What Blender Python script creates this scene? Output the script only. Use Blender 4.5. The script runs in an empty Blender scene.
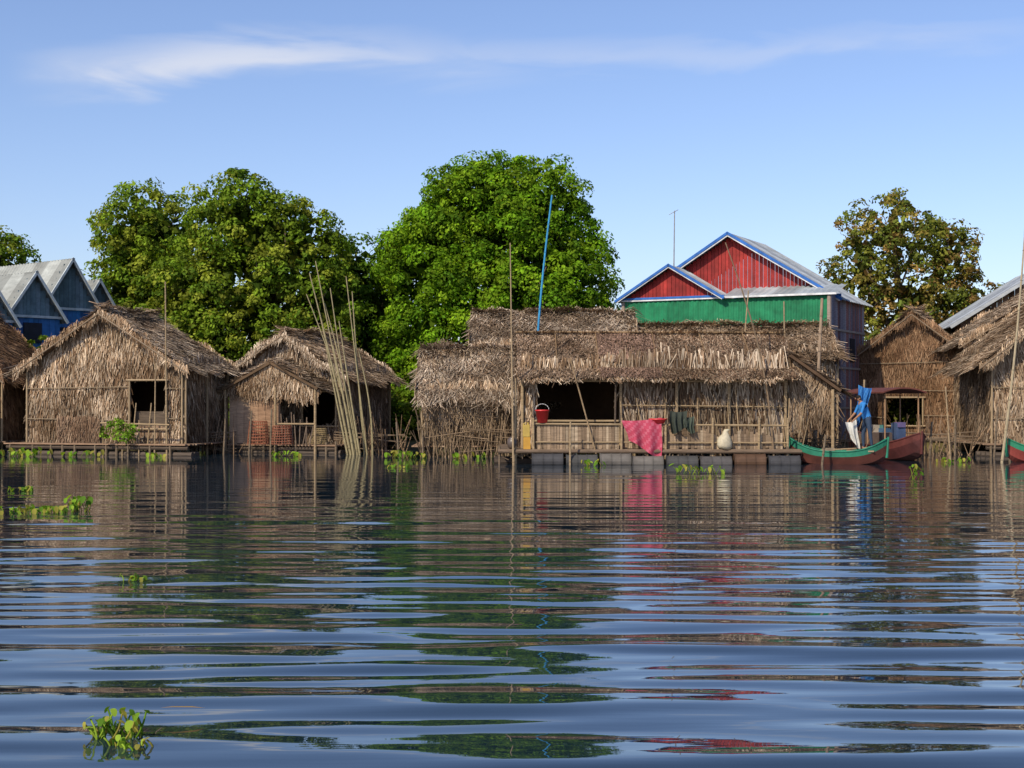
import bpy, math, numpy as np
from mathutils import Vector, Matrix
from mathutils.geometry import tessellate_polygon
rng = np.random.default_rng(7)
S = bpy.context.scene
S.view_settings.view_transform='Standard'; S.view_settings.look='None'; S.view_settings.exposure=0

# ------------------------------------------------------------ materials
def newmat(name):
    m=bpy.data.materials.new(name); m.use_nodes=True
    nt=m.node_tree; b=nt.nodes['Principled BSDF']; return m,nt,b
def mat_attr(name, rough=.9, scale=(6,6,6), amt=.4, bump=.3, spec=.2, metal=0, trans=0, bdist=.02, detail=5, tint=None):
    m,nt,b=newmat(name); N=nt.nodes; L=nt.links
    a=N.new('ShaderNodeAttribute'); a.attribute_name='Col'
    col=a.outputs['Color']
    if tint:
        t=N.new('ShaderNodeVectorMath'); t.operation='MULTIPLY'; t.inputs[1].default_value=tint; L.new(col,t.inputs[0]); col=t.outputs[0]
    if amt:
        tc=N.new('ShaderNodeTexCoord'); mp=N.new('ShaderNodeMapping'); mp.inputs['Scale'].default_value=scale
        L.new(tc.outputs['Object'],mp.inputs[0])
        n=N.new('ShaderNodeTexNoise'); n.inputs['Scale'].default_value=1; n.inputs['Detail'].default_value=detail; n.inputs['Roughness'].default_value=.65
        L.new(mp.outputs[0],n.inputs['Vector'])
        r=N.new('ShaderNodeMapRange'); r.inputs[1].default_value=.3; r.inputs[2].default_value=.7
        r.inputs[3].default_value=1-amt; r.inputs[4].default_value=1+amt*.6
        L.new(n.outputs['Fac'],r.inputs[0])
        mx=N.new('ShaderNodeVectorMath'); mx.operation='SCALE'
        L.new(col,mx.inputs[0]); L.new(r.outputs[0],mx.inputs['Scale'])
        col=mx.outputs[0]
    L.new(col,b.inputs['Base Color'])
    b.inputs['Roughness'].default_value=rough; b.inputs['Metallic'].default_value=metal
    b.inputs['Specular IOR Level'].default_value=spec
    if bump:
        bp=N.new('ShaderNodeBump'); bp.inputs['Strength'].default_value=bump; bp.inputs['Distance'].default_value=bdist
        L.new(n.outputs['Fac'],bp.inputs['Height']); L.new(bp.outputs[0],b.inputs['Normal'])
    if trans:
        t=N.new('ShaderNodeBsdfTranslucent'); ms=N.new('ShaderNodeMixShader'); ms.inputs[0].default_value=trans
        h=N.new('ShaderNodeVectorMath'); h.operation='MULTIPLY'; h.inputs[1].default_value=(1.6,1.5,.5)
        L.new(col,h.inputs[0]); L.new(h.outputs[0],t.inputs['Color'])
        o=N['Material Output']; L.new(b.outputs[0],ms.inputs[1]); L.new(t.outputs[0],ms.inputs[2]); L.new(ms.outputs[0],o.inputs['Surface'])
    return m
M_TH=mat_attr('dry_palm_thatch',.95,(1.1,1.1,1.1),.42,0,.08,tint=(1.0,.905,.81))
M_WD=mat_attr('weathered_wood',.85,(3,3,30),.4,.4,.2)
M_BAM=mat_attr('bamboo',.6,(20,20,5),.3,.2,.3)
M_LF=mat_attr('foliage',.7,amt=0,bump=0,spec=.1,trans=.3)
M_BARK=mat_attr('bark',.95,(8,8,3),.4,.6,.1,bdist=.05)
M_MT=mat_attr('corrugated_metal',.5,(1.2,1.2,4),.35,.1,.4,metal=.05)
M_PT=mat_attr('worn_paint',.65,(2.5,2.5,2.5),.4,.25,.25)
M_CL=mat_attr('cloth',.9,(12,12,12),.2,.2,.1,trans=.2)
M_PL=mat_attr('plastic',.4,(6,6,6),.15,.05,.5)
M_SK=mat_attr('skin_and_clothes',.8,(25,25,25),.12,.1,.2)

# ------------------------------------------------------------ mesh builder
def nrm(a):
    a=np.asarray(a,float); return a/np.maximum(np.linalg.norm(a,axis=-1,keepdims=True),1e-9)
class MB:
    def __init__(s): s.v=[];s.f=[];s.c=[];s.bv=[];s.bc=[]
    def add(s,vs,fs,col):
        o=len(s.v); s.v.extend([tuple(map(float,p)) for p in vs])
        for i,f in enumerate(fs):
            s.f.append([o+k for k in f]); s.c.append(tuple(col[i]) if isinstance(col,list) else tuple(col))
    def bulk(s,q,c): s.bv.append(q); s.bc.append(c)
    def box(s,c,sz,col,rz=0,tilt=None):
        x,y,z=[k/2 for k in sz]
        P=[Vector((i*x,j*y,k*z)) for k in(-1,1) for j in(-1,1) for i in(-1,1)]
        R=Matrix.Rotation(rz,3,'Z')
        if tilt: R=R@Matrix.Rotation(tilt[1],3,tilt[0])
        s.add([R@p+Vector(c) for p in P],[(0,2,3,1),(4,5,7,6),(0,1,5,4),(2,6,7,3),(0,4,6,2),(1,3,7,5)],col)
    def beam(s,p0,p1,r0,r1=None,col=(.3,.25,.15),n=7,segs=1,bend=0,bdir=(1,0,0)):
        r1=r0 if r1 is None else r1
        p0=np.array(p0,float);p1=np.array(p1,float);d=nrm(p1-p0)
        a=nrm(np.cross(d,[0,0,1] if abs(d[2])<.9 else [1,0,0]));b=np.cross(d,a)
        vs=[];fs=[]
        for k in range(segs+1):
            t=k/segs;c=p0+(p1-p0)*t+np.array(bdir)*bend*math.sin(math.pi*t);r=r0+(r1-r0)*t
            for i in range(n):
                A=2*math.pi*i/n; vs.append(c+r*(math.cos(A)*a+math.sin(A)*b))
        for k in range(segs):
            for i in range(n):
                j=(i+1)%n; fs.append((k*n+i,k*n+j,(k+1)*n+j,(k+1)*n+i))
        fs.append(tuple(range(n))[::-1]);fs.append(tuple(segs*n+i for i in range(n)))
        s.add(vs,fs,col)
    def lathe(s,c,prof,col,n=16):
        vs=[];fs=[]
        for r,z in prof:
            for i in range(n): A=2*math.pi*i/n; vs.append((c[0]+r*math.cos(A),c[1]+r*math.sin(A),c[2]+z))
        for k in range(len(prof)-1):
            for i in range(n):
                j=(i+1)%n; fs.append((k*n+i,k*n+j,(k+1)*n+j,(k+1)*n+i))
        fs.append(tuple(range(n))[::-1]); s.add(vs,fs,col)
    def sheet(s,O,U,V,poly,holes,col):
        O,U,V=map(lambda a:np.array(a,float),(O,U,V))
        lines=[[Vector((p[0],p[1],0)) for p in poly]]+[[Vector((p[0],p[1],0)) for p in h] for h in holes]
        tri=tessellate_polygon(lines); fl=[p for l in lines for p in l]
        s.add([O+U*p.x+V*p.y for p in fl],[tuple(t) for t in tri],col)
    def slab(s,O,U,V,lu,lv,N,t,col):
        O,U,V,N=map(lambda a:np.array(a,float),(O,U,V,N))
        vs=[O+U*a*lu+V*b*lv-N*t*k for k in(0,1) for b in(0,1) for a in(0,1)]
        s.add(vs,[(0,1,3,2),(4,6,7,5),(0,4,5,1),(2,3,7,6),(0,2,6,4),(1,5,7,3)],col)
    def build(s,name,mat,parent=None,smooth=False,loc=None,rz=0):
        V=np.array(s.v,float).reshape(-1,3); ls=[len(f) for f in s.f]
        li=np.array([i for f in s.f for i in f],int)
        C=np.repeat(np.array(s.c,float).reshape(-1,3),ls,axis=0) if s.f else np.zeros((0,3))
        if s.bv:
            q=np.concatenate(s.bv); c=np.concatenate(s.bc); o=len(V)
            V=np.concatenate([V,q.reshape(-1,3)]); li=np.concatenate([li,o+np.arange(len(q)*4)])
            ls=ls+[4]*len(q); C=np.concatenate([C,np.repeat(c,4,axis=0)])
        ls=np.array(ls,int); st=np.concatenate([[0],np.cumsum(ls)[:-1]])
        me=bpy.data.meshes.new(name); me.vertices.add(len(V)); me.vertices.foreach_set('co',V.ravel())
        me.loops.add(len(li)); me.loops.foreach_set('vertex_index',li.astype(np.int32))
        me.polygons.add(len(ls)); me.polygons.foreach_set('loop_start',st.astype(np.int32))
        me.update(calc_edges=True)
        at=me.color_attributes.new('Col','FLOAT_COLOR','CORNER')
        at.data.foreach_set('color',np.concatenate([C,np.ones((len(C),1))],1).ravel())
        me.polygons.foreach_set('use_smooth',[smooth]*len(ls))
        me.materials.append(mat)
        ob=bpy.data.objects.new(name,me); S.collection.objects.link(ob)
        if parent: ob.parent=parent
        if loc: ob.location=loc
        ob.rotation_euler[2]=rz
        return ob
def empty(name,loc,rz=0):
    e=bpy.data.objects.new(name,None); e.location=loc; e.rotation_euler[2]=rz; e.empty_display_size=.3
    S.collection.objects.link(e); return e
def inpoly(u,v,poly):
    r=np.zeros(len(u),bool); n=len(poly)
    for i in range(n):
        x1,y1=poly[i];x2,y2=poly[(i+1)%n]
        c=((y1>v)!=(y2>v))&(u<(x2-x1)*(v-y1)/((y2-y1) if y2!=y1 else 1e-9)+x1); r^=c
    return r
PW=[(.42,.345,.26),(.34,.26,.185),(.50,.42,.33),(.23,.165,.11),(.28,.20,.135),(.62,.55,.45),(.16,.11,.072)]
PG=[(.41,.36,.30),(.48,.43,.36),(.30,.25,.20),(.21,.16,.115),(.60,.55,.47),(.25,.19,.145)]
PR=[(.36,.295,.225),(.28,.21,.15),(.45,.38,.29),(.18,.13,.09),(.33,.255,.18),(.54,.47,.38)]
PB=[(.24,.155,.10),(.28,.19,.125),(.20,.13,.085),(.33,.24,.165),(.16,.10,.065)]
def thatch(mb,O,U,V,N,poly,holes=(),row=.17,w=.03,L=.34,lift=.06,pal=PW,over=.0,messy=1.,dens=1.9,back=(.10,.07,.048),backing=True,grime=.45):
    O,U,V,N=map(lambda a:np.array(a,float),(O,U,V,N)); U=nrm(U);V=nrm(V);N=nrm(N)
    P=np.array(poly); u0,v0=P.min(0);u1,v1=P.max(0)
    rows=np.arange(v0-L*.4,v1-L*.3+over,row); us=[];vs=[]
    ph=rng.uniform(0,6,8)
    for r in rows:
        n=max(2,int((u1-u0)/w*dens)); uu=rng.uniform(u0,u1,n)
        sag=.05*messy*np.sin(uu*1.7+ph[0]+r*3)+.03*messy*np.sin(uu*5.1+r*7)
        us.append(uu); vs.append(r+sag+rng.normal(0,row*.22*messy,n))
    u=np.concatenate(us);v=np.concatenate(vs)
    bun=.85+.27*np.sin(u*7.3+ph[1]+np.sin(v*2.2)*2)*np.sin(u*2.9+ph[2])
    ln=L*rng.uniform(.5,1.3,len(u))*bun; side=rng.normal(0,.15*messy,len(u))*ln+.06*messy*np.sin(u*3.7+v*2+ph[3])*ln
    mid=inpoly(u,np.clip(v+ln*.45,v0+.01,v1-.01),poly); ok=mid
    for h in holes:
        hp=np.array(h);a0,b0=hp.min(0);a1,b1=hp.max(0)
        ok&=~((u>a0)&(u<a1)&(v+ln*.75>b0)&(v+ln*.2<b1))
    u,v,ln,side=u[ok],v[ok],ln[ok],side[ok]; n=len(u)
    ww=w*rng.uniform(.4,1.5,n)/2; tl=lift*rng.uniform(.3,1.5,n)
    st=O+u[:,None]*U+v[:,None]*V+N*(.008+rng.uniform(0,.02,n))[:,None]
    en=O+(u+side)[:,None]*U+(v+ln)[:,None]*V+N*tl[:,None]
    tw=rng.normal(0,.3,n)[:,None]*N
    a=nrm(U+tw)*ww[:,None]
    q=np.stack([st-a,st+a,en+a*.5,en-a*.5],1)
    pal=np.array(pal); c=pal[rng.integers(0,len(pal),n)]
    pn=np.sin(u*.8+ph[4]+1.3*np.sin(v*1.1+ph[5]))*np.sin(v*1.3+ph[6]+np.sin(u*1.2+ph[7]))+.3*np.sin(u*3.3+ph[1])*np.sin(v*4.1+ph[2])
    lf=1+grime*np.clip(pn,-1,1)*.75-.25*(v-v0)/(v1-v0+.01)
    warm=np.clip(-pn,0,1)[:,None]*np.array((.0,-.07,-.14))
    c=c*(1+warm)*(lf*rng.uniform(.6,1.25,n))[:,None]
    mb.bulk(q,c)
    if backing: mb.sheet(O,U,V,poly,holes,back)
def rect(u0,v0,u1,v1): return [(u0,v0),(u1,v0),(u1,v1),(u0,v1)]
BC=(.30,.22,.13); DK=(.08,.06,.045)
def boards(mb,x0,x1,y,z0,zt,bw=.14,pal=PB,gap=.012,th=.025,axis='x',jit=.03):
    x=x0;pal=list(pal)
    while x<x1-.02:
        w=min(bw*rng.uniform(.75,1.2),x1-x); t=zt(x+w/2) if callable(zt) else zt
        t+=rng.uniform(-jit,jit); b=z0+rng.uniform(-jit,jit)
        c=np.array(pal[rng.integers(len(pal))])*rng.uniform(.75,1.2)
        if t-b>.02:
            if axis=='x': mb.box((x+w/2,y+rng.uniform(-.006,.006),(t+b)/2),(w-gap,th,t-b),tuple(c))
            else: mb.box((y+rng.uniform(-.006,.006),x+w/2,(t+b)/2),(th,w-gap,t-b),tuple(c))
        x+=w
def deck(mb,x0,x1,y0,y1,z,pal=PB):
    y=y0
    while y<y1:
        w=.14*rng.uniform(.8,1.2); c=np.array(pal[rng.integers(len(pal))])*rng.uniform(.7,1.2)
        e=rng.uniform(-.08,.08); mb.box(((x0+x1)/2+e,y+w/2,z-.02),(x1-x0,w-.015,.04),tuple(c)); y+=w

def gable_hut(name,loc,th,W,D,z0,ze,za,os=.35,of=.35,holes=(),rholes=(),pw=PW,pr=PR,deckext=(.3,.8,.3,.3),messy=1.,wl=.42,rl=.42,floats=True):
    E=empty(name,(loc[0],loc[1],0),math.radians(th)); sl=(za-ze)/(W/2)
    run=W/2+os; Ls=math.hypot(run,sl*run); LD=D+2*of
    R=MB()
    for g in(-1,1):
        O=np.array((W/2,-of,za)); V=nrm((g,0,-sl)); N=nrm((g*sl,0,1)); U=(0,1,0)
        R.slab(O-N*.02,U,V,LD,Ls-.05,N,.10,(.11,.08,.055))
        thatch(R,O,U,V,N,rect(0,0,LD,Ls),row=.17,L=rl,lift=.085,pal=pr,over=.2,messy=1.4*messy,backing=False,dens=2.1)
        thatch(R,O+np.array((0,0,.04)),U,V,N,rect(0,0,LD,.3),row=.12,L=.38,lift=.15,pal=pr,messy=2.6,backing=False,dens=1.8)
        for yy in(-.0,LD):
            thatch(R,O+np.array((0,yy,-.02)),V,(0,0,-1),(0,-1 if yy==0 else 1,0),rect(0,0,Ls,.14),row=.07,L=.26,lift=.04,pal=pw,messy=2.2,backing=False,dens=1.4)
    R.build('thatched_roof',M_TH,E)
    Wm=MB()
    gp=[(0,za-ze),(W/2,0),(W,za-ze),(W,za-z0),(0,za-z0)]
    hs=[rect(a,za-d,b,za-c) for a,b,c,d in holes]
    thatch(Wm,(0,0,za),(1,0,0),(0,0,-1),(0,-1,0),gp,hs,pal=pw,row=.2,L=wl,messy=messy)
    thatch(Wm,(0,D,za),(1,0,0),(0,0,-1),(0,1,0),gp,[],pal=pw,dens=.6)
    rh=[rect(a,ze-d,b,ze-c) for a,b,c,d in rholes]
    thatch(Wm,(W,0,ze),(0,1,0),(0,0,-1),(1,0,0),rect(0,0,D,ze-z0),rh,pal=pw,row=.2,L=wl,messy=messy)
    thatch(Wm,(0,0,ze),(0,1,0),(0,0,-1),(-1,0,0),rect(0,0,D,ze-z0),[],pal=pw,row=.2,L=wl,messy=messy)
    Wm.build('thatched_walls',M_TH,E)
    F=MB()
    for x in(0,W/3,2*W/3,W):
        t=za-abs(x-W/2)*sl-.05
        F.beam((x,-.07,-.9),(x+rng.uniform(-.04,.04),-.09,(t if x in(0,W) else z0+.1)),.045,.035,BC)
        F.beam((x,D+.07,-.9),(x,D+.07,ze),.05,.04,BC)
    for y in np.linspace(0,D,3): F.beam((W+.08,y,-.9),(W+.1,y,ze-.05),.045,.035,BC)
    for g in(-1,1): F.beam((W/2,-of-.03,za-.12),(W/2+g*run,-of-.03,ze-sl*os-.12),.03,.025,(.18,.13,.085))
    for z in np.arange(z0+.8,ze,1.0):
        hx=[0]+sorted([k for a,b,c,d in holes if c<z<d for k in(a,b)])+[W]
        for i in range(0,len(hx)-1,2): F.beam((hx[i],-.10,z),(hx[i+1],-.11,z+rng.uniform(-.1,.1)),.014,.014,(.22,.17,.11),n=5)
    for a,b,c,d in holes:
        F.beam((a,-.1,c),(a,-.1,d),.035,.03,BC); F.beam((b,-.1,c),(b,-.1,d),.035,.03,BC)
        F.beam((a-.1,-.12,d),(b+.1,-.12,d),.035,.03,BC); F.beam((a-.1,-.12,c),(b+.1,-.12,c),.03,.03,BC)
    F.build('bamboo_frame',M_BAM,E)
    Dk=MB(); l,f,r,b=deckext
    deck(Dk,-l,W+r,-f,D+b,z0)
    for y in(-f+.1,D): Dk.beam((-l,y,z0-.13),(W+r,y,z0-.13),.06,.06,DK)
    x=-l+.15
    while x<W+r:
        Dk.beam((x,-f+.06,-.9),(x+rng.uniform(-.03,.03),-f+.06,z0+rng.uniform(-.05,.15)),.045,.04,(.16,.12,.08)); x+=rng.uniform(.35,.9)
    if floats:
        for k in range(3): Dk.beam((-l-.1*k,-f+.2+k*.22,.04),(W+r+.1,-f+.2+k*.2,.03),.11,.10,(.09,.07,.055),segs=3)
    Dk.build('deck',M_WD,E)
    return E

# ------------------------------------------------------------ water
def water():
    xs=np.concatenate([[-3000,-800,-200,-60,-30],np.arange(-21,21.01,.2),[30,60,200,800,3000]])
    ys=np.concatenate([[-400,-100,-20,0,3],np.arange(4.5,16,.032),np.arange(16,46,.06),[46.5,48,50,60,100,400,3500]])
    X,Y=np.meshgrid(xs,ys); Z=np.zeros_like(X); r=np.random.default_rng(5)
    wx=X+.5*np.sin(Y*.5+X*.2)
    lams=[1.55,1.2,.98,.82,.70,.60,.52,.90,1.1,.46,.40,.75,.56,.65,1.35,.36,2.2,.43,.31,.34,.38,.28,.33]
    for k,lam in enumerate(lams):
        an=r.normal(.03,.06 if lam>.7 else .12); kk=2*math.pi/lam; ph=r.uniform(0,6.3)
        env=.6+.4*np.sin(X*r.uniform(.15,.5)+Y*r.uniform(.1,.4)+r.uniform(0,6))
        warp=.8*np.sin(X*r.uniform(.2,.5)+Y*.07+r.uniform(0,6))+.5*np.sin(X*r.uniform(.7,1.4)+Y*.2+r.uniform(0,6))
        Z+=((.0215 if lam>.39 else .015)/kk)*env*np.sin(kk*(wx*math.sin(an)+Y*math.cos(an))+ph+warp)
    fall=np.interp(Y,[0,4,6,11,16,22,28,36,43,45.9],[0,0,1.2,1.05,.85,.52,.28,.15,.10,0])*np.clip((21-np.abs(X))/2,0,1)
    Z*=fall
    V=np.stack([X,Y,Z],-1).reshape(-1,3); ny,nx=X.shape
    i=np.arange((ny-1)*nx).reshape(ny-1,nx)[:,:-1].ravel(); F=np.stack([i,i+1,i+nx+1,i+nx],1)
    me=bpy.data.meshes.new('water'); me.vertices.add(len(V)); me.vertices.foreach_set('co',V.ravel())
    me.loops.add(F.size); me.loops.foreach_set('vertex_index',F.ravel().astype(np.int32))
    me.polygons.add(len(F)); me.polygons.foreach_set('loop_start',(np.arange(len(F))*4).astype(np.int32))
    me.update(calc_edges=True); me.polygons.foreach_set('use_smooth',[True]*len(F))
    m,nt,b=newmat('lake_water'); N=nt.nodes;L=nt.links
    b.inputs['Base Color'].default_value=(.009,.021,.033,1); b.inputs['Roughness'].default_value=.01; b.inputs['IOR'].default_value=2.15
    tc=N.new('ShaderNodeTexCoord'); mp=N.new('ShaderNodeMapping'); mp.inputs['Scale'].default_value=(.8,6.5,1)
    n=N.new('ShaderNodeTexNoise'); n.inputs['Scale'].default_value=1; n.inputs['Detail'].default_value=2
    L.new(tc.outputs['Object'],mp.inputs[0]);L.new(mp.outputs[0],n.inputs['Vector'])
    bp=N.new('ShaderNodeBump'); bp.inputs['Strength'].default_value=.22; bp.inputs['Distance'].default_value=.007
    L.new(n.outputs['Fac'],bp.inputs['Height']);L.new(bp.outputs[0],b.inputs['Normal'])
    me.materials.append(m); o=bpy.data.objects.new('water',me); S.collection.objects.link(o)
water()
def ground():
    mb=MB(); xs=[-3000,-400,-100]+list(np.arange(-60,61,2.))+[100,400,3000]; ys=[49.5,51,52,53,55,58,62,70,80,100,200,800,3400]; zs=[-.6,-.3,0,.18,.25,.35,.45,.55,.6,.7,1,1,1]
    vs=[];fs=[];cs=[]
    for y,z in zip(ys,zs):
        for x in xs: vs.append((x,y+rng.uniform(-.4,.4)*(y<60),z+rng.uniform(-.08,.08)*(y<100)))
    n=len(xs)
    for j in range(len(ys)-1):
        for i in range(n-1):
            fs.append((j*n+i,j*n+i+1,(j+1)*n+i+1,(j+1)*n+i)); g=rng.uniform(0,1); cs.append((.10+.04*g,.085+.03*g,.045))
    mb.add(vs,fs,cs); mb.build('ground',mat_attr('river_bank_soil',.95,(.8,.8,.8),.5,.5,.1,bdist=.1),smooth=True)
ground()

# ------------------------------------------------------------ foliage
def leafcloud(mb,lobes,sub=.75,per=95,size=.24,cols=((.05,.11,.018),),fill=1.0,dens=1.0,flat=.75,zmin=.3,bright=(.5,1.3)):
    cols=np.array(cols); LA=np.array(lobes,float)
    def inside(p,skip,f):
        r=np.zeros(len(p),bool)
        for j in range(len(LA)):
            if j==skip: continue
            r|=(((p-LA[j,:3])/(LA[j,3:]*f))**2).sum(1)<1
        return r
    for li,(cx,cy,cz,rx,ry,rz) in enumerate(lobes):
        C=np.array((cx,cy,cz));Rr=np.array((rx,ry,rz)); area=4*math.pi*(rx*ry+ry*rz+rx*rz)/3
        k=int(area/(sub*sub*1.1)*dens); d=nrm(rng.normal(size=(k,3))); d=d[(d[:,2]>-.75)]
        k=len(d); p=C+d*Rr*(rng.uniform(.72,1.05,k))[:,None]
        keep=(p[:,2]>zmin)&~inside(p,li,.72)&((d[:,1]<.35)|(rng.uniform(0,1,k)<.45)); p,d=p[keep],d[keep]; k=len(p)
        if k==0: continue
        rs=sub*rng.uniform(.4,1.4,k); sb=rng.uniform(*bright,k); cc=cols[rng.integers(0,len(cols),k)]
        n=k*per; idx=np.repeat(np.arange(k),per)
        dd=nrm(rng.normal(size=(n,3))+d[idx]*.8+np.array((0,0,.35)))
        pos=p[idx]+dd*np.array((1,1,flat))*(rs[idx]*rng.uniform(.3,1.05,n)**.6)[:,None]
        nn=nrm(dd+rng.normal(size=(n,3))*.45+np.array((0,0,.2)))
        t=nrm(np.cross(nn,rng.normal(size=(n,3)))); b=np.cross(nn,t)
        s=size*rng.uniform(.6,1.3,n)[:,None]
        q=np.stack([pos-t*s*.5,pos+b*s*.3,pos+t*s*.5,pos-b*s*.3],1)
        c=cc[idx]*(sb[idx]*rng.uniform(.6,1.35,n))[:,None]; yl=rng.uniform(0,1,n)[:,None]**4
        c=c*(1-yl*.35)+np.array((.22,.27,.015))*yl*.35
        mb.bulk(q,c)
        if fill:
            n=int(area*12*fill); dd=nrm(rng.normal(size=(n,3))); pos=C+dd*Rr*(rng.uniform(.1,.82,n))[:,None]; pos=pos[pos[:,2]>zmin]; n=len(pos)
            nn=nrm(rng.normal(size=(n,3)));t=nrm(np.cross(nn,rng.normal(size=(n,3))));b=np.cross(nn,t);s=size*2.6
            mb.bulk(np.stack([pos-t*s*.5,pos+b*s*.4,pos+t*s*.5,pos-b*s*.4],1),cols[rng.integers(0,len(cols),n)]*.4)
def tree(name,base,lobes,tr=.35,**kw):
    E=empty(name,(base[0],base[1],0)); T=MB(); L=[(a-base[0],b-base[1],c,d,e,f) for a,b,c,d,e,f in lobes]
    top=max(l[2] for l in L); fk=np.array((0,0,top*.38)); bc=(.16,.12,.085)
    T.beam((0,0,-.3),fk,tr,tr*.75,bc,n=10,segs=4,bend=.15)
    for l in L:
        c=np.array(l[:3]); T.beam(fk,c,tr*.55,tr*.22,bc,n=8,segs=4,bend=.2)
        for k in range(7):
            e=c+nrm(rng.normal(size=3)+[0,0,.3])*np.array(l[3:])*.85; T.beam(fk+(c-fk)*rng.uniform(.5,1),e,tr*.18,.02,bc,n=5,segs=3,bend=.2)
    T.build('trunk',M_BARK,E,smooth=True)
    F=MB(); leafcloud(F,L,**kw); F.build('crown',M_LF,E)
G1=((.115,.245,.008),(.14,.28,.01),(.085,.195,.008),(.175,.30,.012))
G2=((.125,.215,.014),(.155,.24,.017),(.09,.165,.013),(.21,.25,.026))
G3=((.20,.21,.032),(.15,.18,.032),(.26,.20,.048),(.11,.15,.026),(.27,.17,.055))
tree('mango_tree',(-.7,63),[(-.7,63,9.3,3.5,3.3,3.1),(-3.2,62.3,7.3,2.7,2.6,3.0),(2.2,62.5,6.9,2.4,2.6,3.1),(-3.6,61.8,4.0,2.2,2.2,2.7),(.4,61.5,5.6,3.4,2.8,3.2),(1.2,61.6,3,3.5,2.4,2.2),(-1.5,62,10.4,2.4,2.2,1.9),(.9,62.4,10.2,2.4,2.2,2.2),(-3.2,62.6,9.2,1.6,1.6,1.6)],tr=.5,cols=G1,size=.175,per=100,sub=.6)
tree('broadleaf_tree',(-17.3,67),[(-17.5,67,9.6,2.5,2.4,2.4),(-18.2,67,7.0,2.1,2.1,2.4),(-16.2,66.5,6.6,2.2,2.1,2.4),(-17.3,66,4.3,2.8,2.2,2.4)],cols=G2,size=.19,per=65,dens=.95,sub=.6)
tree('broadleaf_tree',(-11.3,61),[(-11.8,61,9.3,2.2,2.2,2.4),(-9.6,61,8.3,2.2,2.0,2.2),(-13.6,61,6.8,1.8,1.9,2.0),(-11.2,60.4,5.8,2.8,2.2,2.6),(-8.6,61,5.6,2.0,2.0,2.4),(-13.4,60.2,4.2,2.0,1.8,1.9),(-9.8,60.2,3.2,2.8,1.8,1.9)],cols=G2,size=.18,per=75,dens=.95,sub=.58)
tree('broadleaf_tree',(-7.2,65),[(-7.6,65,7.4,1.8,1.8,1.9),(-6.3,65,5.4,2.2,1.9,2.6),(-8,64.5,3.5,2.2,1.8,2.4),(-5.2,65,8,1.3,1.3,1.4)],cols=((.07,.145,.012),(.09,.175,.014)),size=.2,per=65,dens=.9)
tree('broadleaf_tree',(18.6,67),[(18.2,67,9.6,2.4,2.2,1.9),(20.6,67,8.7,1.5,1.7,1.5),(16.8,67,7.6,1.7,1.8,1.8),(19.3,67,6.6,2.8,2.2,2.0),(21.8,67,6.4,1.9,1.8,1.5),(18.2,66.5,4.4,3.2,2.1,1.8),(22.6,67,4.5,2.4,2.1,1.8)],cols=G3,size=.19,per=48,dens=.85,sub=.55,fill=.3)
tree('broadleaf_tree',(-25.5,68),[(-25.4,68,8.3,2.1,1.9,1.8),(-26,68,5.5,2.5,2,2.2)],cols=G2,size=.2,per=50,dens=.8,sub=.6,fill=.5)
tree('broadleaf_tree',(-17.6,52.6),[(-18.0,52.6,3.0,1.2,1.0,1.2),(-18.8,52.6,2.4,1.2,1.0,1.2),(-17.4,52.4,2,1.2,1.0,1.1)],tr=.12,cols=G2,size=.17,per=45,dens=.8,sub=.45)
mb=MB(); lob=[]
for x in np.arange(-40,44,2.6):
    lob.append((x+rng.uniform(-.6,.6),76+rng.uniform(-2,2),2.2+rng.uniform(-.4,.6),2.1,1.8,rng.uniform(2.0,3.3)))
leafcloud(mb,lob,sub=.9,per=36,size=.36,cols=G2,dens=.7,fill=.7); mb.build('distant_tree_line',M_LF)
mb=MB(); lob=[]
for x in (-19,-17.5,-12.2,-11.2,-10.4,-4.6,-3.6,-2.4,.5,2.5,15.2,16.4,19.5,21.5,23):
    lob.append((x+rng.uniform(-.3,.3),56+rng.uniform(-1,1),.9,1.1,.9,rng.uniform(.8,1.5)))
leafcloud(mb,lob,sub=.5,per=45,size=.17,cols=G2,dens=.9,fill=.8); mb.build('bank_shrubs',M_LF)

# ------------------------------------------------------------ left huts
e=gable_hut('thatched_hut',(-16.25,47),-15,5.75,3.0,.38,3.0,4.75,holes=[(3.86,5.2,.85,2.45)],pw=PW,pr=PG,deckext=(.4,.7,.5,.3),messy=1.4)
m=MB(); m.box((4.5,.25,1.15),(1.2,.04,.55),(.10,.075,.055)); boards(m,3.9,5.2,-.02,.4,.95,.12,PB)
for x in(4.2,4.75): m.beam((x,-.5,.35),(x+.05,-.35,1.7),.025,.02,BC)
for x in(3.2,3.9,4.5): m.beam((x,-.62,-.5),(x,-.6,1.15),.025,.02,BC)
m.beam((3.1,-.6,1.05),(5.6,-.62,1.0),.03,.03,BC); m.beam((5.5,-.6,-.5),(5.45,-.62,5.6),.035,.02,BC); m.beam((5.05,-.6,-.5),(5.1,-.62,3.0),.03,.018,BC)
thatch(m,(1.2,-.12,1.1),(1,0,0),(0,0,-1),(0,-1,0),rect(0,0,1.6,.7),row=.1,L=.3,pal=PB,backing=False)
m.build('porch_rail',M_WD,e)
e=gable_hut('thatched_hut',(-9.8,49),-15.5,4.1,4.5,.3,2.78,4.12,holes=[(2.7,3.95,.9,2.1)],pw=PG,pr=PR,deckext=(.3,1.4,.4,.3),messy=1.6)
m=MB(); sl=.9/1.75
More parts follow.
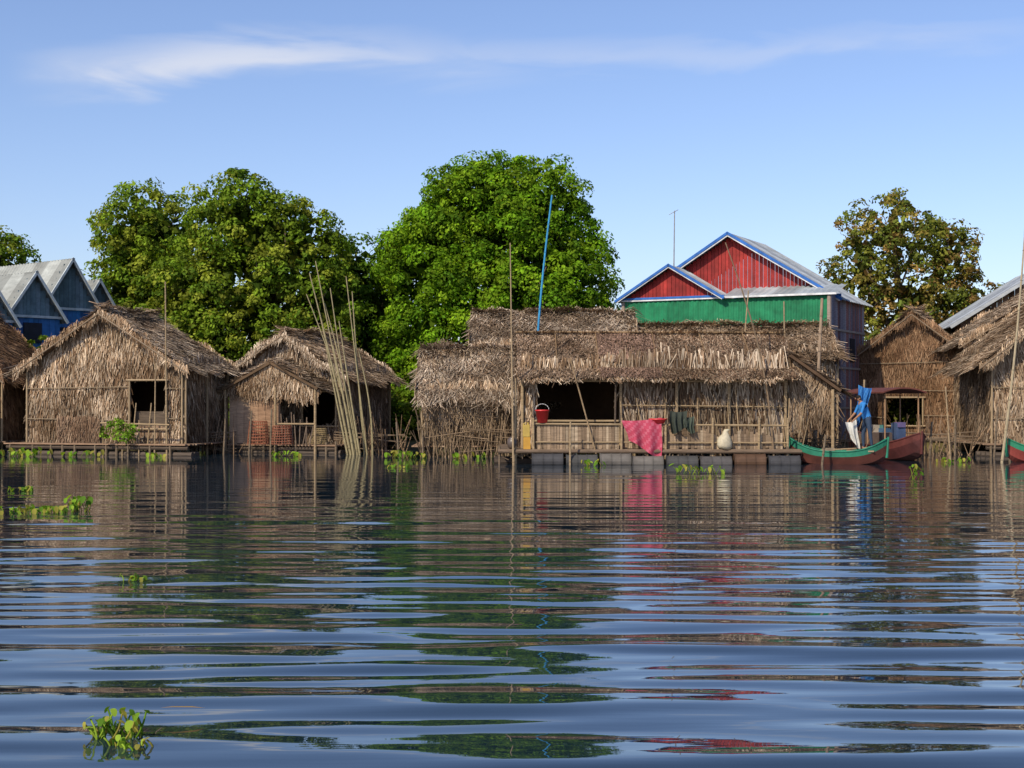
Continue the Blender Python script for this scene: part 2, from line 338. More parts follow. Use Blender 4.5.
for g in(-1,1):
    O=np.array((2.15,-1.5,3.1));V=nrm((g,0,-sl));N=nrm((g*sl,0,1))
    m.slab(O,(0,1,0),V,1.5,1.95,N,.08,(.11,.08,.055)); thatch(m,O,(0,1,0),V,N,rect(0,0,1.5,2.0),row=.15,L=.42,lift=.12,pal=PG,over=.15,messy=2.,backing=False,dens=2)
thatch(m,(.4,-1.35,3.1),(1,0,0),(0,0,-1),(0,-1,0),[(0,.9),(1.75,0),(3.5,.9),(3.4,1.35),(.1,1.15)],pal=PW,row=.16,L=.4,messy=2)
m.build('thatched_awning',M_TH,e)
m=MB(); boards(m,.5,2.4,-1.2,.3,1.95,.3,[(.30,.19,.12),(.36,.25,.17),(.26,.16,.10)],gap=.01)
for x in(.45,2.3,3.75): m.beam((x,-1.4,-.7),(x,-1.4,2.25),.05,.04,BC)
m.beam((2.3,-1.42,1.0),(3.75,-1.42,1.0),.03,.03,BC)
for k in range(9): m.beam((2.6+k*.12,-1.45,.25),(2.45+k*.15+rng.uniform(-.1,.1),-1.35,rng.uniform(.8,1.4)),.02,.02,(.15,.11,.08))
m.build('front_panels',M_WD,e)
e=gable_hut('thatched_hut',(-22.0,48.5),-10,4.6,3.5,.4,2.8,4.9,pw=PB,pr=PB)
m=MB(); m.box((4.3,-.75,1.3),(.5,.1,1.0),(.2,.04,.035)); m.box((3.5,-.7,.8),(.7,.4,.6),(.06,.09,.16))
for k in range(8): m.box((3.9+rng.uniform(-.6,.7),-.6,.5+.1*k),(.5,.3,.1),tuple(rng.uniform(.05,.25,3)),rz=rng.uniform(-.3,.3))
m.build('stacked_crates',M_WD,e)
def corr(mb,O,U,V,lu,lv,N,col,pitch=.24,amp=.025,var=.08):
    O,U,V,N=[np.array(a,float) for a in(O,U,V,N)];n=int(lu/pitch*4)
    vs=[];fs=[];cs=[]
    for j in(0,1):
        for i in range(n+1):
            u=lu*i/n; vs.append(O+U*u+V*lv*j+N*amp*math.sin(2*math.pi*u/pitch))
    for i in range(n):
        fs.append((i,i+1,n+2+i,n+1+i)); pnl=math.sin(int(i/n*lu/.9)*12.9898)*43758.5; pnl-=math.floor(pnl); cs.append(tuple(np.array(col)*(1-var+2*var*pnl)))
    mb.add(vs,fs,cs)
e=empty('blue_house',(-19.9,58.9,0),math.radians(50)); m=MB(); p=MB()
GW=(.25,.27,.26)
for (x0,w,y0,ln,ze,za) in ((0,2.8,0,7,5.75,7.85),(2.5,1.8,1.0,5,5.8,7.15),(-2.9,2.5,-2.2,6.5,5.2,6.95),(-5.6,2.5,-3.2,6.5,4.9,6.7)):
    s=(za-ze)/(w/2); L=math.hypot(w/2+.2,s*(w/2+.2))
    for g in(-1,1):
        V=nrm((g,0,-s));N=nrm((g*s,0,1)); corr(m,(x0+w/2,y0-.35,za),(0,1,0),V,ln+.7,L,N,GW,var=.25)
        p.slab((x0+w/2,y0-.38,za+.04),(0,1,0),V,.06,L,N,.10,(.45,.5,.52))
    boards(p,x0,x0+w,y0,ze,lambda x:za-abs(x-x0-w/2)*s-.05,.2,[(.11,.17,.20),(.14,.20,.24)],gap=.01,jit=0)
    boards(p,x0,x0+w,y0+.02,.3,ze-.02,.22,[(.03,.13,.34),(.03,.15,.38),(.04,.11,.28)],gap=.008,jit=0)
    for xx in(x0,x0+w): boards(p,y0+.05,y0+ln,xx,.3,ze-.02,.22,[(.03,.12,.30),(.04,.14,.34)],axis='y',jit=0)
    p.box((x0+w/2,y0-.06,ze-.05),(w+.3,.05,.1),(.5,.54,.56))
    p.box((x0+w/2,y0-.04,4.5),(.8,.05,.8),(.02,.02,.03))
m.build('metal_roof',M_MT,e); p.build('painted_walls',M_PT,e)

# ------------------------------------------------------------ middle huts
e=gable_hut('thatched_hut',(1.2,44.6),90,3.6,4.0,.35,2.1,3.45,of=.25,pw=PR,pr=PG,messy=2,rl=.5)
m=MB()
for k in range(190):
    y=rng.uniform(0,4.1); x=-.15-rng.uniform(0,.25); h=rng.uniform(.7,1.7)
    m.beam((x,y,-.1),(x+rng.normal(0,.08),y+rng.normal(0,.3),h),.018,.01,tuple(np.array((.25,.18,.115))*rng.uniform(.35,1.3)),n=4)
for k in range(14):
    z=rng.uniform(.2,1.7);y=rng.uniform(0,2.5); m.beam((-.42,y,z),(-.45,y+rng.uniform(1,2),z+rng.normal(0,.15)),.015,.01,tuple(np.array((.28,.2,.13))*rng.uniform(.4,1.2)),n=4)
m.build('stacked_sticks',M_WD,e)
gable_hut('thatched_hut',(4.1,47.6),90,5.0,5.3,.4,3.6,4.9,of=.25,pw=PW,pr=PG,messy=2,deckext=(.1,.1,.1,.1),rl=.5,floats=False)
gable_hut('thatched_hut',(10.9,47.2),90,4.6,6.3,.4,3.4,4.4,of=.25,pw=PW,pr=PR,messy=2,deckext=(.1,.1,.1,.1),rl=.5,floats=False)

# ------------------------------------------------------------ main floating house
e=empty('floating_thatched_house',(0,40,0)); R=MB()
for (x0,x1,pal,zo) in ((.15,2.55,[(.26,.195,.145),(.20,.145,.105),(.33,.26,.2),(.42,.35,.28)],0),(2.5,4.25,[(.26,.18,.145),(.31,.23,.19),(.18,.125,.10)],.03),(4.2,8.15,[(.23,.165,.12),(.165,.115,.085),(.29,.22,.165),(.40,.34,.27)],0)):
    V=nrm((0,-2.45,-1.3));N=nrm((0,-1.3,2.45)); Lr=math.hypot(2.45,1.3)
    R.slab((x0,2,3.75+zo),(1,0,0),V,x1-x0,Lr,N,.09,(.09,.065,.045))
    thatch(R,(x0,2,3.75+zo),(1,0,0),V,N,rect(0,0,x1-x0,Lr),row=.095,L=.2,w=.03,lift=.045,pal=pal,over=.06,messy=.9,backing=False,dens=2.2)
    thatch(R,(x0,2,3.72+zo),(1,0,0),V,N,rect(0,Lr-.3,x1-x0,Lr),row=.1,L=.36,lift=.03,pal=PW,over=.16,messy=2.2,backing=False,dens=1.1)
    V2=nrm((0,2.45,-1.3));N2=nrm((0,1.3,2.45)); R.slab((x0,2,3.75+zo),(1,0,0),V2,x1-x0,Lr,N2,.09,(.15,.1,.07))
    thatch(R,(x0,2,3.75),(1,0,0),V2,N2,rect(0,0,x1-x0,Lr),row=.2,L=.4,lift=.08,pal=PR,backing=False)
R.beam((.1,2,3.84),(8.2,2,3.82),.03,.03,(.25,.19,.12))
for x in(1.3,2.5,4.2,5.6,6.9): R.beam((x,2,3.83),(x+rng.uniform(-.1,.1),-.2,2.62),.018,.018,(.22,.16,.1),n=5)
V=nrm((1.35,0,-.95));N=nrm((.95,0,1.35)); R.slab((7.95,-.2,3.1),(0,1,0),V,3.4,1.75,N,.08,(.10,.07,.05))
thatch(R,(7.95,-.2,3.1),(0,1,0),V,N,rect(0,0,3.4,1.75),row=.16,L=.4,lift=.1,pal=PW,over=.15,messy=2,backing=False,dens=2)
R.build('thatched_roof',M_TH,e)
Wl=MB()
PV=[(.42,.37,.31),(.48,.43,.36),(.33,.27,.21),(.22,.165,.12),(.55,.50,.42),(.16,.115,.08)]
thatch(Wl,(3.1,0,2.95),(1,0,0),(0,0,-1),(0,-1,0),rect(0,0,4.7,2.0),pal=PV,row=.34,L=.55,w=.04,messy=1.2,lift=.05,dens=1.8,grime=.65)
thatch(Wl,(.3,0,2.9),(1,0,0),(0,0,-1),(0,-1,0),rect(0,0,2.8,.55),pal=PW,row=.2,L=.3,messy=1)
thatch(Wl,(.25,0,2.9),(1,0,0),(0,0,-1),(0,-1,0),rect(0,0,.45,2.5),pal=PW,row=.2,L=.4)
thatch(Wl,(.25,0,3.6),(0,1,0),(0,0,-1),(-1,0,0),[(0,1.1),(2,0),(4,1.1),(4,3.2),(0,3.2)],pal=PW)
thatch(Wl,(7.85,0,3.6),(0,1,0),(0,0,-1),(1,0,0),[(0,1.1),(2,0),(4,1.1),(4,3.2),(0,3.2)],pal=PW)
thatch(Wl,(.25,4,2.6),(1,0,0),(0,0,-1),(0,1,0),rect(0,0,7.6,2.2),pal=PR,dens=.7)
thatch(Wl,(7.9,.05,3.05),(1,0,0),(0,0,-1),(0,-1,0),[(0,0),(1.3,.95),(1.3,2.1),(0,2.1)],pal=PR,row=.2,L=.5,messy=2,grime=.7)
Wl.build('thatched_walls',M_TH,e)
F=MB(); PN=[(.29,.21,.14),(.23,.165,.11),(.36,.28,.195),(.17,.12,.08)]
boards(F,.7,7.8,-.03,.38,.98,.11,PN); boards(F,.7,3.0,-.72,.40,1.12,.10,PN,jit=.03); boards(F,4.35,7.6,-.70,.38,.86,.09,PN,jit=.1)
F.beam((.55,-.76,1.13),(7.7,-.78,1.08),.03,.03,BC); F.beam((.6,-.77,.62),(7.7,-.77,.6),.022,.022,BC)
for x in(.1,.62,3.05,4.3,5.6,6.9,7.7): F.beam((x,-.84,-.8),(x+rng.uniform(-.03,.03),-.82,1.3 if x>.2 else 2.4),.04,.033,BC)
for x in(.3,3.1,4.7,6.2,7.8,9.15): F.beam((x,-.09,-.3),(x,-.1,2.45 if x<9 else 2.1),.05,.045,BC)
F.beam((.3,-.12,2.36),(7.85,-.12,2.34),.04,.04,BC); F.beam((.6,-.12,1.2),(3.1,-.12,1.2),.035,.035,BC); F.beam((3.1,-.12,1.65),(7.8,-.12,1.6),.02,.02,BC,n=5)
F.beam((2.35,-.9,.3),(1.65,-.55,2.95),.025,.02,(.24,.17,.1)); F.beam((2.9,-.5,.4),(2.95,-.2,2.3),.03,.03,DK)
for k in range(20):
    x=rng.uniform(3.3,8.7); F.beam((x,-.35,.4),(x+rng.uniform(-.35,.35),-.13,rng.uniform(1.0,2.2)),.017,.012,tuple(np.array(BC)*rng.uniform(.4,1.3)),n=5)
F.box((1.7,1.4,1.2),(1.2,.4,.06),PN[0]); F.box((1.2,1.5,.8),(.05,.4,.8),PN[0]); F.box((2.2,1.5,.8),(.05,.4,.8),PN[0])
F.build('bamboo_frame',M_WD,e)
D=MB(); deck(D,-.35,8.1,-.9,3.9,.42,[(.14,.10,.07),(.18,.13,.09),(.11,.08,.055)])
D.beam((-.4,-.88,.36),(8.1,-.88,.35),.05,.05,(.14,.10,.07)); D.beam((-.3,-.2,.34),(8.1,-.2,.33),.06,.06,DK)
for k in range(3): D.beam((-.5,-.35+.5*k,.05),(8.2,-.33+.5*k,.04),.12,.11,(.06,.045,.035),segs=4)
x=-.35
while x<7.9:
    D.beam((x,-.84,-.5),(x,-.84,.5),.035,.03,(.15,.11,.075)); x+=rng.uniform(.7,1.2)
for k in range(60):
    x=rng.uniform(-.4,8); D.beam((x,-.8,rng.uniform(-.1,.2)),(x+rng.normal(0,.3),-.78,rng.uniform(.25,.45)),.014,.01,tuple(np.array((.16,.115,.08))*rng.uniform(.4,1.4)),n=4)
D.build('floating_deck',M_WD,e)
D=MB(); x=-.4
DC=[(.085,.085,.08),(.06,.06,.06),(.12,.11,.10),(.05,.05,.055),(.09,.05,.03),(.075,.07,.07)]
while x<7.5:
    if rng.uniform()<.9:
        c=np.array(DC[rng.integers(len(DC))]); y=-1.02+rng.uniform(-.05,.05); z=.06+rng.uniform(-.04,.04); l=.84
        D.beam((x,y,z),(x+l,y,z),.21,.21,tuple(c),n=18)
        for k in(.0,.3,.56,.84): D.beam((x+k-.015,y,z),(x+k+.015,y,z),.222,.222,tuple(c*.8),n=18)
        D.beam((x-.018,y-.1,z+.08),(x-.01,y-.1,z+.08),.03,.03,tuple(c*.5),n=8)
    x+=.88+rng.uniform(0,.1)
D.build('float_drums',M_PT,e)
# ------------------------------------------------------------ things on the main deck
def bucket(name,loc,col,r=.17,h=.3,mat=M_PL):
    m=MB(); m.lathe((0,0,0),[(r*.75,0),(r,h),(r*1.07,h),(r*1.07,h-.03),(r*1.0,h-.03)],col); m.lathe((0,0,0.02),[(r*.6,0),(r*.95,h-.01)],tuple(np.array(col)*.6))
    P=[(r*math.cos(a),0,h+r*.9*math.sin(a)) for a in np.linspace(0,math.pi,9)]
    for a,b in zip(P[:-1],P[1:]): m.beam(a,b,.008,.008,(.5,.5,.5),n=5)
    return m.build(name,mat,smooth=True,loc=loc)
bucket('red_bucket',(.85,39.32,1.16),(.55,.03,.03),.19,.36)
m=MB(); m.lathe((0,0,0),[(.16,0),(.25,.13),(.27,.14),(.26,.11)],(.55,.03,.035)); m.lathe((0,0,.02),[(.14,0),(.24,.11)],(.35,.02,.02)); m.build('red_basin',M_PL,smooth=True,loc=(4.1,39.25,1.14))
def jerry(name,loc,col):
    m=MB(); m.box((0,0,.17),(.2,.14,.34),col); m.beam((.05,0,.33),(.05,0,.4),.03,.03,col); m.beam((-.08,0,.36),(.0,0,.40),.015,.015,col); m.beam((-.08,0,.33),(-.08,0,.37),.015,.015,col)
    o=m.build(name,M_PL,loc=loc); b=o.modifiers.new('b','BEVEL'); b.width=.02; b.segments=3; return o
jerry('yellow_jerrycan',(.42,39.22,.42),(.45,.24,.03)); jerry('yellow_jerrycan',(.40,39.22,.77),(.4,.28,.06))
def cloth(name,loc,w,h,col,seed=0,rz=0,folds=3,stripe=None,taper=.12,top=.04,slant=0):
    m=MB(); r=np.random.default_rng(seed); nu,nv=30,22; vs=[];fs=[];cs=[]; ph=r.uniform(0,6,3)
    for j in range(nv+1):
        for i in range(nu+1):
            u=i/nu;v=j/nv; y=(.02+.05*v)*math.sin(u*folds*6.28+ph[0]+v)+.02*math.sin(u*17+ph[1])*v
            x=(u-.5)*w*(1-taper*v)+.03*math.sin(v*5+ph[2])*v+slant*v*.3; z=-h*v*(1-.25*math.sin(u*3.1+ph[1])*.7+slant*(u-.5))-top*math.sin(u*math.pi)+slant*(u-.5)*.25
            vs.append((x,y-.05*math.sin(min(v*8,3.14)/2),z))
    for j in range(nv):
        for i in range(nu):
            fs.append((j*(nu+1)+i,j*(nu+1)+i+1,(j+1)*(nu+1)+i+1,(j+1)*(nu+1)+i))
            cs.append(stripe if stripe and ((i//2+j//2)%3==0) else col)
    m.add(vs,fs,cs); return m.build(name,M_CL,smooth=True,loc=loc,rz=rz)
cloth('pink_cloth',(3.62,39.12,1.27),1.12,.86,(.46,.07,.12),3,stripe=(.52,.13,.19),folds=2.3,slant=.35,taper=.2)
cloth('dark_cloth',(4.65,39.15,1.5),.5,.55,(.05,.06,.05),5)
cloth('grey_cloth',(4.95,39.18,1.35),.3,.4,(.08,.10,.08),6)
def sack(name,loc,col,s=1.):
    m=MB(); m.lathe((0,0,0),[(.02,0),(.2*s,.02),(.25*s,.12*s),(.24*s,.25*s),(.20*s,.38*s),(.13*s,.5*s),(.06*s,.58*s),(.09*s,.66*s),(.02,.65*s)],col,n=14)
    o=m.build(name,M_CL,smooth=True,loc=loc); o.rotation_euler=(0,.12,0); tx=bpy.data.textures.new('lump','CLOUDS'); tx.noise_scale=.2
    d=o.modifiers.new('d','DISPLACE'); d.texture=tx; d.strength=.14; return o
sack('white_sack',(5.93,39.2,.42),(.55,.50,.38),.85)
def jar(name,loc,col,s=1.):
    m=MB(); m.lathe((0,0,0),[(.12*s,0),(.2*s,.1*s),(.24*s,.25*s),(.2*s,.4*s),(.13*s,.46*s),(.15*s,.5*s)],col); return m.build(name,M_PL,smooth=True,loc=loc)
jar('clay_jar',(.02,39.25,.42),(.08,.06,.05),.7)

# ------------------------------------------------------------ green and red house
e=empty('green_red_gabled_house',(4.79,55.9,0),math.radians(-28)); W,Dp,ze,za=8.28,3.8,5.68,8.2
m=MB();p=MB();w=MB(); BL=(.025,.12,.40); WH=(.6,.62,.64); RD=[(.25,.02,.018),(.20,.016,.015),(.29,.026,.022)]; GR=(.015,.18,.08); GM=(.33,.36,.38)
s=(za-ze)/(W/2); L=math.hypot(W/2+.3,s*(W/2+.3))
for g in(-1,1):
    V=nrm((g,0,-s));N=nrm((g*s,0,1)); corr(m,(W/2,-.4,za),(0,1,0),V,Dp+.8,L,N,GM,var=.25)
    p.slab((W/2,-.46,za+.05),(0,1,0),V,.05,L,N,.10,BL); p.slab((W/2,-.43,za-.06),(0,1,0),V,.04,L-.1,N,.06,WH)
boards(p,0,W,-.0,ze,lambda x:za-abs(x-W/2)*s-.08,.16,RD,gap=.014,jit=0)
p.box((W/2,-.05,ze+.02),(W+.3,.06,.1),BL)
x0,pw_,py=.2,4.0,-1.3; pza,pze=6.95,5.75; s2=(pza-pze)/(pw_/2); L2=math.hypot(pw_/2+.25,s2*(pw_/2+.25))
for g in(-1,1):
    V=nrm((g,0,-s2));N=nrm((g*s2,0,1)); corr(m,(x0+pw_/2,py-.3,pza),(0,1,0),V,1.6,L2,N,GM,var=.2)
    p.slab((x0+pw_/2,py-.36,pza+.06),(0,1,0),V,.05,L2,N,.09,BL); p.slab((x0+pw_/2,py-.33,pza-.04),(0,1,0),V,.04,L2-.1,N,.05,WH)
boards(p,x0,x0+pw_,py,pze,lambda x:pza-abs(x-x0-pw_/2)*s2-.08,.16,RD,gap=.014,jit=0)
p.box((x0+pw_/2,py-.06,pze-.03),(pw_+.3,.06,.08),BL); p.box((x0+pw_/2,py-.05,pze-.10),(pw_+.3,.05,.06),WH)
V=nrm((0,-1.45,-.42));N=nrm((0,-.42,1.45)); corr(m,(x0+pw_+.1,0,6.1),(1,0,0),V,W-pw_+.1,1.52,N,(.36,.40,.42),var=.25)
p.box((x0+pw_+.1+(W-pw_)/2,-1.46,5.66),(W-pw_+.1,.04,.07),WH)
corr(p,(x0,py,5.62),(1,0,0),(0,0,-1),W-x0,1.55,(0,-1,0),GR,pitch=.2,amp=.02,var=.15)
corr(p,(x0,py,5.62),(0,1,0),(0,0,-1),1.3,1.55,(-1,0,0),GR,pitch=.2,amp=.02)
boards(w,x0,W,py+.03,.3,4.1,.2,[(.16,.13,.11),(.2,.16,.13)])
SB=[(.15,.16,.21),(.20,.19,.23),(.13,.09,.10),(.24,.12,.11),(.25,.25,.28)]
boards(w,py,Dp,W+.03,.3,ze-.05,.2,SB,axis='y'); boards(w,0,Dp,-.03,.3,ze,.2,[(.16,.13,.11)],axis='y'); boards(w,0,W,Dp,.3,ze,.3,[(.16,.13,.11)])
for z in(1.5,3.,4.4): w.box((W+.07,(Dp+py)/2,z),(.04,Dp-py,.08),(.3,.27,.24))
w.box((W+.06,1.9,3.7),(.03,.7,.9),(.02,.02,.025))
for x in(x0,W+.05): w.beam((x,py-.04,-.3),(x,py-.04,5.6),.08,.08,(.3,.24,.2),n=8)
m.build('corrugated_roof',M_MT,e); p.build('painted_gables_and_walls',M_PT,e); w.build('board_walls',M_WD,e)
m=MB(); m.beam((0,0,5.2),(.05,0,9.25),.03,.02,(.25,.25,.25)); m.beam((-.16,0,9.1),(.2,.1,9.3),.012,.012,(.3,.3,.3))
for k in range(5): m.beam((-.14+k*.08,-.12,9.1+k*.045),(-.14+k*.08,.2,9.12+k*.045),.008,.008,(.3,.3,.3),n=4)
m.build('tv_antenna',M_MT,loc=(6.35,55.1,0))

# ------------------------------------------------------------ right huts
gable_hut('thatched_hut',(13.4,54.8),-22,4.4,4.2,.4,3.5,5.2,holes=[(1.2,2.6,.8,1.9)],pw=PB,pr=PR,messy=1.8,os=.5,rl=.5,floats=False)
gable_hut('thatched_hut',(15.5,45.3),-6,6.4,4.5,.4,3.3,5.8,holes=[(2.6,3.9,.4,2.1)],pw=PR,pr=PR,os=.5,of=.6,messy=1.5)
gable_hut('thatched_hut',(16.6,50.6),-6,6.5,4,.4,4.1,6.2,pw=PR,pr=PG,os=.5,floats=False)
e=empty('metal_roofed_house',(17.8,55.5,0),math.radians(-8)); m=MB();w=MB();W=7.;ze=5.;za=7.2;s=(za-ze)/(W/2);L=math.hypot(W/2+.5,s*(W/2+.5))
for g in(-1,1): V=nrm((g,0,-s));N=nrm((g*s,0,1)); corr(m,(W/2,-.4,za),(0,1,0),V,7,L,N,(.28,.31,.34),var=.2); m.slab((W/2,-.45,za+.03),(0,1,0),V,.05,L,N,.12,(.35,.38,.4))
boards(w,0,W,0,.3,lambda x:za-abs(x-W/2)*s-.08,.2,PB); boards(w,0,6,0,.3,ze,.2,PB,axis='y'); boards(w,0,6,W,.3,ze,.2,PB,axis='y')
m.build('corrugated_roof',M_MT,e); w.build('board_walls',M_WD,e)

# ------------------------------------------------------------ boats
def boat(name,loc,rz,Ln,B,cols,sheer=.45,free=.38,canopy=False,plat=None):
    E=empty(name,loc,rz); m=MB(); n=28; top,mid,low,inn=cols; sec=[];isec=[]
    for i in range(n+1):
        t=i/n; x=(t-.5)*Ln; q=abs(2*t-1); b=B/2*(1-q**2.4)**.8+.035
        up=sheer*q**2.6; g=free+up; k=-.12+up*.85*q**2; h=g-k
        sec.append([(x,-b,g),(x,-b*.97,g-h*.3),(x,-b*.72,k+h*.22),(x,0,k),(x,b*.72,k+h*.22),(x,b*.97,g-h*.3),(x,b,g)])
        bi=max(b-.03,.01); isec.append([(x,-bi,g),(x,-bi*.75,k+h*.3),(x,0,k+h*.12+.03),(x,bi*.75,k+h*.3),(x,bi,g)])
    def loft(sc,cc):
        vs=[p for s_ in sc for p in s_];k=len(sc[0]);fs=[];cs=[]
        for i in range(len(sc)-1):
            for j in range(k-1): fs.append((i*k+j,i*k+j+1,(i+1)*k+j+1,(i+1)*k+j)); cs.append(cc[j])
        m.add(vs,fs,cs)
    loft(sec,[top,mid,low,low,mid,top]); loft(isec,[inn]*4)
    for sd in(0,6):
        for i in range(n):
            a=sec[i][sd];b=sec[i+1][sd]; m.beam((a[0],a[1],a[2]+.015),(b[0],b[1],b[2]+.015),.024,.024,top,n=6)
    for sx in(0,-1): a=sec[sx]; m.beam(a[3],(a[0][0]+(.05 if sx else -.05),0,a[0][2]+.07),.045,.03,top)
    for t in(-.25,.0,.25): x=t*Ln; b=B/2*(1-abs(2*t)**2.4)**.8; m.box((x,0,free-.03),(.2,2*b,.03),(.3,.2,.12))
    m.box((-.1*Ln,.05,free),(.3,.25,.2),(.25,.2,.14),rz=.4); m.beam((-.3*Ln,-.1,free+.02),(.35*Ln,.12,free+.12),.018,.018,(.3,.22,.13))
    if plat: m.box((plat,0,free+.03),(.75,B*.8,.04),(.28,.2,.13))
    m.build('hull',M_PT,E)
    if canopy:
        c=MB(); l0,l1=-Ln*.26,Ln*.24; H=2.0
        for x in(l0,(l0+l1)/2,l1):
            for y in(-B*.42,B*.42): c.beam((x,y,free-.1),(x,y,H),.025,.022,(.3,.18,.1))
        vs=[];fs=[];ns=8
        for k,x in enumerate((l0-.2,l1+.2)):
            for o in(0,.04):
                for i in range(ns+1): a=-1+2*i/ns; vs.append((x,a*B*.55,H+.14*(1-a*a)+o))
        q=ns+1
        for i in range(ns): fs+= [(i,i+1,2*q+i+1,2*q+i),(q+i,3*q+i,3*q+i+1,q+i+1),(i,q+i,q+i+1,i+1),(2*q+i,2*q+i+1,3*q+i+1,3*q+i)]
        fs+=[(0,2*q,3*q,q),(ns,q+ns,3*q+ns,2*q+ns)]
        c.add(vs,fs,(.12,.04,.03)); c.box((0,0,.6),(1.2,B*.6,.4),(.12,.09,.08)); c.box((-.5,-.1,.9),(.4,.3,.25),(.35,.3,.24)); c.box((.7,.1,.85),(.35,.3,.5),(.05,.08,.16))
        for k in range(5): c.box((rng.uniform(l0,l1),rng.uniform(-.2,.2),.65+.1*k),(.3,.25,.15),tuple(rng.uniform(.04,.2,3)),rz=rng.uniform(0,2))
        c.build('canopy',M_PT,E)
    return E
boat('wooden_boat',(9.2,39.5,0),math.radians(-16),2.65,.8,((.02,.16,.10),(.09,.03,.022),(.06,.02,.018),(.12,.035,.028)),sheer=.36,free=.34,plat=.62)
boat('canopy_boat',(11.5,43.2,0),math.radians(-78),4.6,1.3,((.10,.028,.025),(.07,.02,.02),(.05,.018,.018),(.10,.07,.05)),sheer=.4,free=.42,canopy=True)
boat('wooden_boat',(15.6,41,0),math.radians(15),2.5,.75,((.02,.18,.10),(.18,.035,.028),(.13,.03,.025),(.17,.05,.04)),sheer=.32,free=.34)

# ------------------------------------------------------------ person in blue, leaning forward over the boat
def person(name,loc,rz,H=1.6):
    k=H/1.7
    J={}
    def j(n,p,r,par,lab): J[n]=(np.array(p,float)*k,r if isinstance(r,tuple) else (r,r),par,lab)
    TR=(.03,.05,.09);SH=(.03,.17,.45);SKN=(.28,.15,.09);HR=(.015,.012,.01)
    j('pelvis',(0,0,.92),(.115,.15),None,TR); j('waist',(-.03,0,1.04),(.10,.13),'pelvis',SH); j('chest',(-.12,0,1.24),(.12,.16),'waist',SH)
    j('upchest',(-.18,0,1.36),(.09,.13),'chest',SH); j('neck',(-.22,0,1.44),.05,'upchest',SKN); j('head',(-.27,0,1.54),(.085,.075),'neck',SKN); j('crown',(-.28,0,1.64),(.08,.075),'head',HR)
    for s,n in((1,'l'),(-1,'r')):
        j('sh'+n,(-.18,.17*s,1.35),.055,'upchest',SH); j('el'+n,(-.28,.23*s,1.10),.042,'sh'+n,SH); j('wr'+n,(-.46,.18*s,.93),.028,'el'+n,SKN); j('pm'+n,(-.52,.17*s,.88),(.035,.02),'wr'+n,SKN)
        for q,(dx,dy,dz,ln) in enumerate(((-.05,.02,-.05,1),(-.055,.007,-.06,1.1),(-.05,-.008,-.06,1.05),(-.04,-.02,-.05,.85),(-.01,-.035*1,-.03,.9))):
            b=np.array((-.52,.17*s,.88)); t=b+np.array((dx,dy*s,dz))*ln*.6; u=t+np.array((.0,dy*s*.4,-.035))
            j(f'f{q}a{n}',t,.010,'pm'+n,SKN); j(f'f{q}b{n}',u,.008,f'f{q}a{n}',SKN)
        j('hp'+n,(.0,.10*s,.86),.095,'pelvis',TR); j('kn'+n,(-.06*s-.02,.12*s,.48),.06,'hp'+n,TR); j('an'+n,(.02-.08*s,.12*s,.09),.038,'kn'+n,TR); j('ft'+n,(-.12-.08*s,.13*s,.03),(.03,.04),'an'+n,SKN)
    names=list(J); me=bpy.data.meshes.new(name); me.from_pydata([tuple(J[n][0]) for n in names],[(names.index(J[n][2]),i) for i,n in enumerate(names) if J[n][2]],[])
    o=bpy.data.objects.new(name+'_tmp',me); S.collection.objects.link(o)
    md=o.modifiers.new('s','SKIN'); 
    for i,n in enumerate(names):
        sv=me.skin_vertices[0].data[i]; sv.radius=(J[n][1][0]*k,J[n][1][1]*k); sv.use_root=(i==0)
    sb=o.modifiers.new('ss','SUBSURF'); sb.levels=2; sb.render_levels=2
    dg=bpy.context.evaluated_depsgraph_get(); me2=bpy.data.meshes.new_from_object(o.evaluated_get(dg)); bpy.data.objects.remove(o)
    segs=[(J[J[n][2]][0],J[n][0],J[n][3]) for n in names if J[n][2]]
    at=me2.color_attributes.new('Col','FLOAT_COLOR','CORNER')
    for p in me2.polygons:
        p.use_smooth=True; c=np.array(p.center); best=9
        for a,b,l in segs:
            d=b-a; t=np.clip(np.dot(c-a,d)/np.dot(d,d),0,1); e_=np.linalg.norm(c-a-d*t)
            if e_<best: best=e_;col=l
        hd=J['head'][0]
        if c[2]>hd[2]-.04 and c[0]>hd[0]-.02 and c[2]>J['neck'][0][2]+.03: col=HR
        for li in p.loop_indices: at.data[li].color=(*col,1)
    me2.materials.clear(); me2.materials.append(M_SK)
    E=empty(name,loc,rz); b=bpy.data.objects.new('body',me2); S.collection.objects.link(b); b.parent=E
    f=MB(); h=J['head'][0]
    f.beam(h+np.array((-.085,0,.0))*k,h+np.array((-.11,0,-.025))*k,.012,.016,SKN)
    for s in(1,-1):
        f.beam(h+np.array((-.078,.03*s,.02))*k,h+np.array((-.088,.03*s,.02))*k,.011,.009,(.02,.015,.01)); f.beam(h+np.array((0,.075*s,-.01))*k,h+np.array((0,.088*s,.0))*k,.022,.018,SKN)
    f.beam(h+np.array((-.082,-.022,-.05))*k,h+np.array((-.082,.022,-.05))*k,.007,.007,(.2,.06,.05)); f.build('face',M_SK,E)
    return E
person('person_in_blue',(9.98,39.32,.385),math.radians(10),1.62)
cloth('white_cloth',(9.50,39.25,1.22),.32,.62,(.6,.6,.57),9,folds=1.5,slant=.3)
cloth('blue_cloth',(10.45,41.4,2.2),.40,1.0,(.03,.14,.42),8,folds=2,stripe=(.06,.22,.5),taper=.3,slant=-.4)

